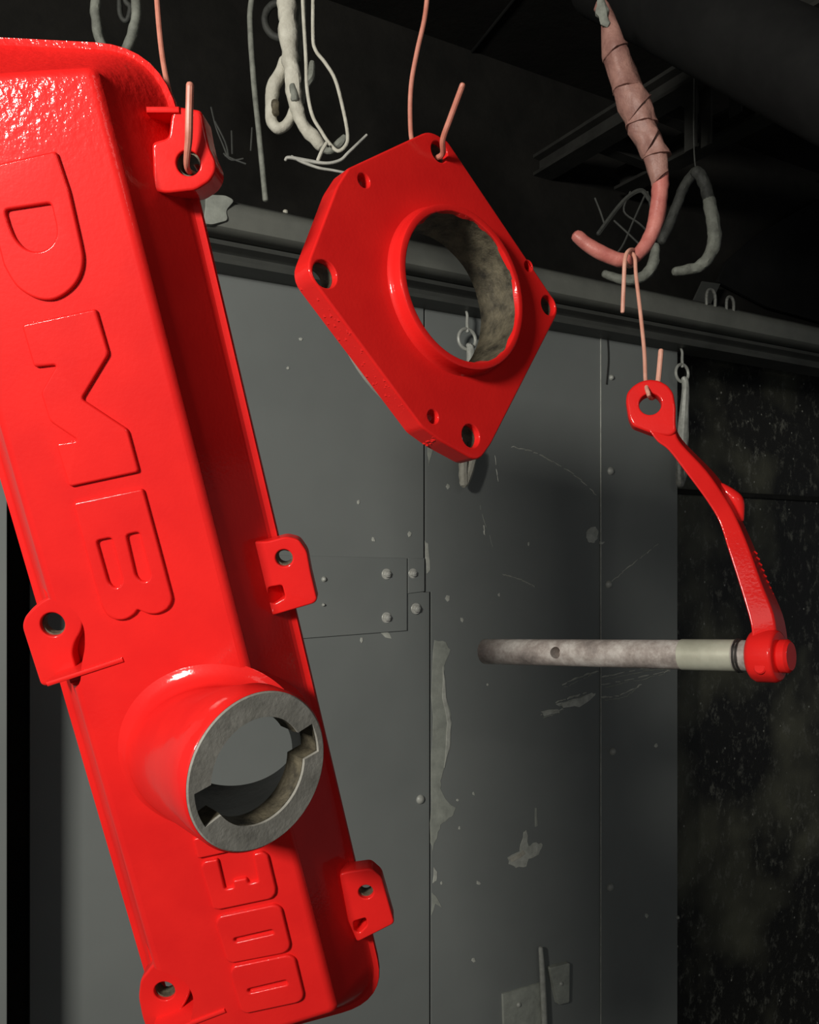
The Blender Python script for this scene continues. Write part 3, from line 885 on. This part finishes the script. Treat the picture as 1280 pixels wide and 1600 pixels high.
mk('casting_grit', *join(*crumbs), M_RED, AP, kind='stuff')
# boss ring
def pring(r, z_, n=72, wob=0): return [PF.w(bx + (r + wob * noise.noise(V((math.cos(2 * math.pi * k / n) * 4, math.sin(2 * math.pi * k / n) * 4, z_ * 50)))) * math.cos(2 * math.pi * k / n), by + (r + wob * noise.noise(V((math.cos(2 * math.pi * k / n) * 4, math.sin(2 * math.pi * k / n) * 4, z_ * 50)))) * math.sin(2 * math.pi * k / n), z_) for k in range(n)]
mk('boss', *loft([pring(BR + .0035, -.001), pring(BR + .0018, .0006), pring(BR + .0006, .0022), pring(BR, .005), pring(BR, BH - .002), pring(BR - .0006, BH - .0006), pring(BR - .002, BH),
                  pring(RI + .0012, BH), pring(RI + .0002, BH - .0008), pring(RI, BH - .004, wob=.004), pring(RI + .0014, BH - .0042), pring(RI + .0014, -.001)], close=True), M_RED, AP, sharp=40)
mk('bore', *loft([pring(RI + .0012, BH - .003), pring(RI + .0003, BH - .003), pring(RI + .0002, -.008, wob=.001), pring(RI - .0008, -T, wob=.001), pring(RI - .001, -T - .014, wob=.001), pring(RI + .003, -T - .016), pring(RI + .0035, -T), pring(RI + .0012, -T + .001)], close=True), M_BORE, AP, label='bare stained metal bore')
# machined spigot on the rear
mk('spigot', *loft([pring(BR + .042, -T + .001), pring(BR + .042, -T - .008), pring(BR + .041, -T - .009), pring(RI + .004, -T - .009), pring(RI + .004, -T + .001)], close=True), M_CAST, AP, label='bare grey machined rear spigot')
# bolt hole liners
for px, py, r in ((687, 237, .0090), (508, 428, .0105), (736, 681, .0098), (857, 477, .0092)):
    x, y = PL(px, py)
    mk('hole_liner', *loft([[PF.w(x + q * math.cos(a), y + q * math.sin(a), z_) for a in [2 * math.pi * k / 24 for k in range(24)]] for q, z_ in ((r + .0004, -.006), (r - .0008, -.006), (r - .0008, -T), (r + .0004, -T))], close=True), M_BORE, AP)
hx, hy = PL(687, 237); hp_ = PF.w(hx, hy, 0); DP = hp_.y
wire = [at(672, -60, DP + .03), at(665, 20, DP + .03), at(652, 80, DP + .034), at(643, 130, DP + .04), at(641, 180, DP + .045), at(645, 225, DP + .045), at(662, 246, DP + .04), PF.w(hx - .001, hy - .003, -T - .006), PF.w(hx, hy - .003, -.008), PF.w(hx + .0005, hy - .003, .003), at(692, 218, DP - .014), at(704, 184, DP - .022), at(723, 133, DP - .034)]
mk('hanging_wire', *tube(wire, [.0021] * 9 + [.0024] * 4, 10, 6), M_COPPER, label='copper wire through the top hole of the red adapter plate', cat='wire')

# ================================================================== LEVER WITH SHAFT
LE, LCl = .86, .80
def ld(y): return LE + (LCl - LE) * min(max((y - 630) / 370, 0), 1)
LV = thing('clamp_lever', 'red curved clamp lever with long bare steel shaft hanging at right', 'lever', at(1200, 1020, LCl + .02))
ef = Frame(at(1016, 632, LE), V((-.22, -.97, .1)))
ez = lambda pts: [ef.loc(880 + x * .35, 540 + y * .35) for x, y in pts]
ec = ef.loc(1016, 633)
eye = rounded(ez([(345, 163), (385, 154), (430, 160), (468, 182), (492, 215), (503, 280), (502, 350), (506, 388), (478, 408), (440, 404), (395, 394), (345, 375), (310, 362), (292, 325), (280, 250), (285, 215), (310, 185)]), .003, 3)
mk('eye', *plate(ef, eye, [circle(ec[0], ec[1], .0104, 32)], .004, -.010, .0028, 4, hb=.0016), M_RED, LV, sharp=40)
FLp = [(1016, 672), (1030, 690), (1048, 704), (1076, 740), (1107, 782), (1127, 816), (1142, 862), (1160, 918), (1176, 974), (1178, 1000)]
FRp = [(1054, 655), (1056, 676), (1065, 694), (1104, 736), (1135, 781), (1151, 810), (1170, 855), (1190, 911), (1209, 960), (1214, 1000)]
SRp = [(1055, 654), (1059, 673), (1073, 694), (1117, 739), (1141, 772), (1157, 806), (1178, 852), (1200, 905), (1224, 960), (1232, 1000)]
FLp, FRp, SRp = (catmull(q, 4) for q in (FLp, FRp, SRp))
secs = []
nS = len(FLp)
for i, (a, b, c) in enumerate(zip(FLp, FRp, SRp)):
    D = ld(a[1]) + .0005; dd = .006 + .026 * min(i / 12, 1); a = (a[0] - 3, a[1])
    fl, fr_, sr = at(*a, D), at(*b, D + .001), at(*c, D + dd); blk = at(a[0] + 4, a[1], D + dd)
    q = [fl, fr_, sr, blk]; secs.append([])
    for j in range(4):                     # round each corner of the section
        p0, p1, p2 = q[j - 1], q[j], q[(j + 1) % 4]
        r = .0025
        u_, v_ = (p0 - p1), (p2 - p1)
        A_ = p1 + u_.normalized() * min(r, u_.length * .45); B_ = p1 + v_.normalized() * min(r, v_.length * .45)
        for t in (0, .33, .67, 1): secs[-1].append(A_ * (1 - t) ** 2 + p1 * 2 * t * (1 - t) + B_ * t * t)
mk('arm', *loft(secs), M_RED, LV, sharp=60)
# small boss on the back edge of the arm
bp = at(1145, 786, LE - .005)
mk('arm_boss', *tube([at(1126, 762, .865), at(1142, 774, .862), at(1152, 786, .86), at(1158, 812, .858)], [.005, .0065, .0068, .003], 12, 5), M_RED, LV)
# raised casting marks down the dark side
mk('casting_marks', *join(*[tube([at(x, y, D), at(x + 4, y + 3, D)], .0008, 5, 1) for x, y, D in [(1179 + i * 3.6, 862 + i * 9, .838) for i in range(8)]]), M_RED, LV, kind='stuff')
# shaft axis
S0, S1 = at(757, 1018, 1.02), at(1206, 1025, .805)
ax = (S1 - S0).normalized()
sr0 = 18.6 / F * 1.02; 
SR = .0142
def on(px):                                # point on the axis seen at column px
    lo, hi = 0.0, 1.4
    for _ in range(40):
        m = (lo + hi) / 2; p = S0 + (S1 - S0) * m
        if CX + p.x / p.y * F < px: lo = m
        else: hi = m
    return S0 + (S1 - S0) * lo
shaft = mk('shaft', *cyl(S0, on(1185), SR, 40, bev=.0012), M_SHAFT, LV, label='bare stained steel shaft')
# cross hole near the free end
hc = on(879); hv = (V((0, 0, CZ)) - hc); hv = (hv - ax * hv.dot(ax)).normalized()
boolean(shaft, cyl(hc - hv * .004, hc + hv * .03, .0062, 20))
mk('sleeve', *cyl(on(1066), on(1150), SR + .0006, 40, bev=.0004), M_SLEEVE, LV, label='pale polished bearing sleeve')
mk('groove_ring', *join(*[tube([on(px_) + (ax.orthogonal().normalized() * math.cos(a) + ax.cross(ax.orthogonal().normalized()) * math.sin(a)) * (SR + .0004) for a in [2 * math.pi * i / 20 for i in range(20)]], .0013, 6, 2, .3, 200, close=True) for px_ in (1154, 1159)]), M_DARKGAP, LV)
c0, c1 = on(1176), on(1219)
def aring(p, r, n=40, wob=0.0):
    u = (UP - ax * UP.dot(ax)).normalized(); w_ = ax.cross(u)
    return [p + (u * math.cos(a) + w_ * math.sin(a)) * (r + wob * noise.noise(V((math.cos(a) * 2, math.sin(a) * 2, r * 40)))) for a in [2 * math.pi * k / n for k in range(n)]]
CR = .0235
mk('clamp', *loft([aring(c0 - ax * .001, SR + .001), aring(c0 - ax * .001, CR - .005), aring(c0 + ax * .0015, CR - .0015), aring(c0 + ax * .005, CR, wob=.001), aring(c1 - ax * .003, CR, wob=.001), aring(c1 - ax * .0008, CR - .001), aring(c1, CR - .003), aring(c1, .010)]), M_RED, LV, sharp=50)
mk('end_plug', *cyl(c1 - ax * .001, c1 + ax * .010, .0150, 32, bev=.0025), M_RED, LV)
pbt = c1 - ax * .010 - UP * .011; pv = (V((0, 0, CZ)) - pbt); pv = (pv - ax * pv.dot(ax)).normalized()
mk('pinch_bolt', *cyl(pbt + pv * .008, pbt + pv * .0225, .0055, 16, bev=.0012), M_RED, LV)

# wire from the pink hook to the lever eye
DW = LE
mk('hanging_wire', *join(tube([at(973, 487, .925), at(975, 440, .925), at(977, 404, .926), at(984, 391, .935), at(993, 394, .958), at(990, 412, .968), at(983, 416, .955), at(978, 410, .932)], .0022, 10, 5),
                         tube([at(984, 394, .94), at(992, 402, .934), at(994, 430, .925), at(1001, 490, .91), at(1007, 550, .89), at(1009, 596, .868), at(1013, 614, .848), at(1017, 622, .862), at(1023, 618, .874), at(1028, 600, .886), at(1033, 548, .89)], [.0020] * 8 + [.0026] * 3, 10, 6)),
   M_PALEWIRE, label='thin pale copper wire from the pink hook to the lever eye', cat='wire')

# ================================================================== PINK TAPED HOOK
HK = .95
PH = thing('taped_hook', 'thick hook wrapped in pink brown tape with bare pink curved end', 'hook', at(945, 0, HK))
mk('hook', *tube([at(x, y, HK) for x, y in ((1030, 250), (1032, 290), (1026, 340), (1012, 378), (990, 402), (966, 406), (938, 394), (915, 380), (902, 369))],
                 [.0088, .0088, .0085, .0075, .0068, .0072, .0078, .0072, .0066], 16, 6, .12, 120), M_PINK, PH)
random.seed(3)
tp = [(938, -60, 7), (941, 0, 9), (950, 40, 15), (958, 75, 18), (966, 105, 20), (978, 140, 23), (990, 168, 24), (1002, 192, 23), (1012, 212, 22)]
wr = catmull([(x, y, r) for x, y, r in tp], 6)


def band(p0, p1, r0, r1, tilt, skew=0.0):
    """one turn of tape: a slightly flared sleeve whose lower lip stands proud"""
    p0, p1 = at(*p0, HK), at(*p1, HK); t = (p1 - p0).normalized()
    t2 = (t + V((0.25 * tilt, 0, 0.45 * tilt))).normalized()
    rs = []
    for f, q in ((-.12, r0 * .55), (0, r0 * .93), (.25, r0), (.6, (r0 + r1) / 2 * 1.02), (.9, r1 * 1.04), (1.0, r1 * 1.06), (1.015, r1 * 1.0), (1.0, r1 * .6)):
        c = p0 + (p1 - p0) * f; tt = (t * (1 - max(f, 0)) + t2 * max(f, 0)).normalized()
        u = (V((0, 1, 0)) - tt * V((0, 1, 0)).dot(tt)).normalized(); w_ = tt.cross(u)
        ring = []
        for k in range(32):
            a = 2 * math.pi * k / 32; d = u * math.cos(a) + w_ * math.sin(a)
            x = c + d * q / F * HK
            ring.append(x + d * .0042 * noise.noise(x * 60) + d * .0018 * noise.noise(x * 190))
        rs.append(ring)
    return mk('tape_band', *loft(rs), M_TAPE, PH, sharp=50)


for sp_ in (((941, 10), (963, 82), 11, 19, .5), ((958, 68), (980, 142), 17, 23, -1.1), ((974, 122), (996, 176), 21, 25, .9), ((990, 160), (1004, 196), 22, 23, -.9),
            ((998, 184), (1016, 226), 21, 22, 1.2), ((1012, 208), (1027, 246), 17, 20, -.8), ((1022, 232), (1031, 280), 18, 15, 1.0)):
    band(*sp_)
mk('crust', *tube([at(940, 0, .945), at(941, 20, .945), at(949, 38, .942), at(956, 30, .95)], [.004, .0055, .005, .003], 10, 4, .7, 110), M_GREYROD, PH)

# ================================================================== GREY HOOKS AND WIRES BEHIND
def rod(name, pts, D, r, mat, label, cat, lump=.12, rs=None, grp=None, sub=6):
    P = [at(x, y, (D[i] if hasattr(D, '__len__') else D)) for i, (x, y) in enumerate(pts)]
    return mk(name, *tube(P, rs or r, 12, sub, lump, 110), mat, label=label, cat=cat, group=grp)


def hook(name, spec, label):
    t = thing(name, label, 'hook', spec[0][1][0] and at(*spec[0][1][0], spec[0][2]))
    for nm, pts, D, r, mat in spec:
        mk(nm, *tube([at(x, y, D) for x, y in pts], r, 12, 6, .15, 110), mat, t)
    return t


hook('grey_hook', [('wire', ((1085, 60), (1084, 180), (1085, 240), (1088, 268)), 1.35, .0012, M_DARKROD),
                   ('upper_rod', ((1088, 268), (1096, 276), (1102, 290), (1108, 312)), 1.35, .0090, M_DARKROD),
                   ('lower_rod', ((1108, 312), (1115, 350), (1117, 375), (1108, 400), (1093, 416), (1075, 421), (1055, 424)), 1.35, [.0095, .010, .0098, .0095, .0085, .0075, .0065], M_GREYROD)],
     'crusted grey steel hook right of the pink taped hook')
hook('grey_hook', [('upper_rod', ((1086, 268), (1070, 290), (1056, 325), (1044, 355), (1034, 376)), 1.40, [.007, .008, .008, .008, .0075], M_DARKROD),
                   ('lower_rod', ((1024, 385), (1021, 410), (1010, 428), (992, 437), (970, 436), (945, 428)), 1.40, [.007, .0085, .0085, .008, .0075, .006], M_GREYROD)],
     'dim grey hook half hidden behind the pink taped hook')
# tangle of thin wires
tg = []
random.seed(12)
for a in (((935, 365), (965, 325), (985, 305), (1003, 298), (1015, 312)), ((985, 300), (975, 330), (1000, 350), (1022, 372)), ((1008, 305), (990, 345), (975, 380), (965, 395)), ((960, 345), (985, 368), (1010, 392)), ((930, 310), (938, 330), (944, 348)), ((1012, 300), (1018, 340), (1008, 372))):
    tg.append(tube([at(x, y, 1.5) for x, y in a], .0018 if a[0][0] != 935 else .004, 6, 5))
mk('wire_tangle', *join(*tg), M_DARKROD, label='dark tangle of thin wires behind the pink hook', cat='wires', kind='stuff')

# top left: loops, rod, wrapped bundle
rod('bent_rod', ((156, -60), (150, 0), (150, 30), (156, 62), (170, 95), (186, 96), (197, 78), (208, 48), (213, 15), (210, -60)), 1.05, .0058, M_GREYROD, 'grey green bent rod loop above the valve cover', 'rod', .2)
rod('thin_loop', ((190, -40), (196, 0), (204, 12), (198, 32), (188, 22), (186, -20)), 1.08, .0032, M_DARKROD, 'thin dim wire loop inside the bent rod', 'wire', .2)
rod('straight_rod', ((400, -40), (392, 10), (391, 40), (396, 120), (404, 200), (415, 312)), [1.1] * 6, .0036, M_GREYROD, 'long thin pale rod hanging straight beside the valve cover', 'rod', .12)
rod('small_ring', ((448, 2), (425, 8), (414, 26), (418, 46), (432, 58), (448, 60)), 1.12, .0046, M_DARKROD, 'small dim bent rod behind the wrapped cable bundle', 'rod', .12)
BU = thing('cable_bundle', 'thick cream crusted bundle of hooks hanging at the top centre', 'hook bundle', at(450, 0, 1.05))
mk('trunk', *tube([at(x, y, 1.05) for x, y in ((446, -60), (447, 0), (450, 40), (453, 80), (456, 110), (459, 135), (462, 165), (474, 195), (488, 212), (500, 228))],
                  [.011, .0108, .011, .0105, .0098, .0095, .0085, .0075, .0078, .0065], 16, 6, .28, 90), M_CREAM, BU)
mk('hook_loop', *tube([at(x, y, 1.06) for x, y in ((446, 95), (437, 118), (427, 138), (424, 165), (424, 188), (434, 200), (446, 196), (455, 182), (460, 165))],
                      [.007, .0078, .0080, .0072, .0068, .0068, .0062, .0058, .005], 14, 6, .15, 110), M_CREAM, BU)
mk('bare_spot', *tube([at(430, 160, 1.053), at(431, 176, 1.053)], [.0045, .0048], 10, 3, .3, 200), M_BORE, BU)
mk('bare_spot', *tube([at(457, 135, 1.0435), at(461, 155, 1.0435)], [.004, .005], 10, 3, .3, 200), M_GREYROD, BU)
mk('side_strand', *tube([at(x, y, 1.07) for x, y in ((470, -30), (470, 20), (467, 60), (468, 92))], [.005, .0065, .006, .003], 10, 5, .2, 90), M_GREYROD, BU)
mk('side_strand', *tube([at(x, y, 1.06) for x, y in ((488, 98), (486, 118), (476, 135), (474, 160))], [.003, .0055, .005, .002], 10, 5, .25, 90), M_GREYROD, BU)
mk('tip_lump', *tube([at(x, y, 1.05) for x, y in ((498, 225), (512, 236), (528, 228), (538, 215))], [.006, .004, .0055, .004], 10, 5, .3, 90), M_GREYROD, BU)
mk('wire_loop', *tube([at(x, y, 1.03) for x, y in ((471, -60), (474, 20), (478, 90), (480, 140), (488, 180), (502, 205), (513, 222), (528, 236), (541, 226), (543, 208), (536, 170), (524, 125), (508, 98), (493, 78), (489, 50), (490, -60))], .0021, 10, 5),
   M_CREAM, label='thin cream wire bent into a long loop beside the bundle', cat='wire')
mk('wire_end', *tube([at(x, y, 1.02) for x, y in ((510, 224), (503, 236), (497, 250))], .0022, 8, 4), M_CREAM, BU)
mk('twisted_wire', *join(tube([at(x, y, 1.02) for x, y in ((446, 250), (452, 246), (480, 251), (510, 255), (532, 250), (545, 238), (573, 211))], [.0016, .002, .0022, .0018, .0018, .0018, .0015], 8, 5),
                         tube([at(x, y, 1.02) for x, y in ((456, 244), (470, 252), (497, 262), (520, 266), (545, 271))], [.0012, .0018, .0016, .0015, .0014], 8, 5)), M_WIRE,
   label='twisted grey wire ends just left of the red adapter plate', cat='wire')
# frayed wire by the cover
fw = []
for a in (((330, 168), (338, 200), (348, 225), (355, 243)), ((336, 190), (352, 222), (357, 244)), ((362, 205), (363, 240)), ((352, 243), (368, 250), (384, 256)), ((394, 200), (392, 235)), ((350, 240), (362, 250), (380, 248))):
    fw.append(tube([at(x, y, 1.2) for x, y in a], .0013, 6, 4))
mk('frayed_wire', *join(*fw), M_DARKROD, label='small frayed dark wire ends right of the upper lug', cat='wire')
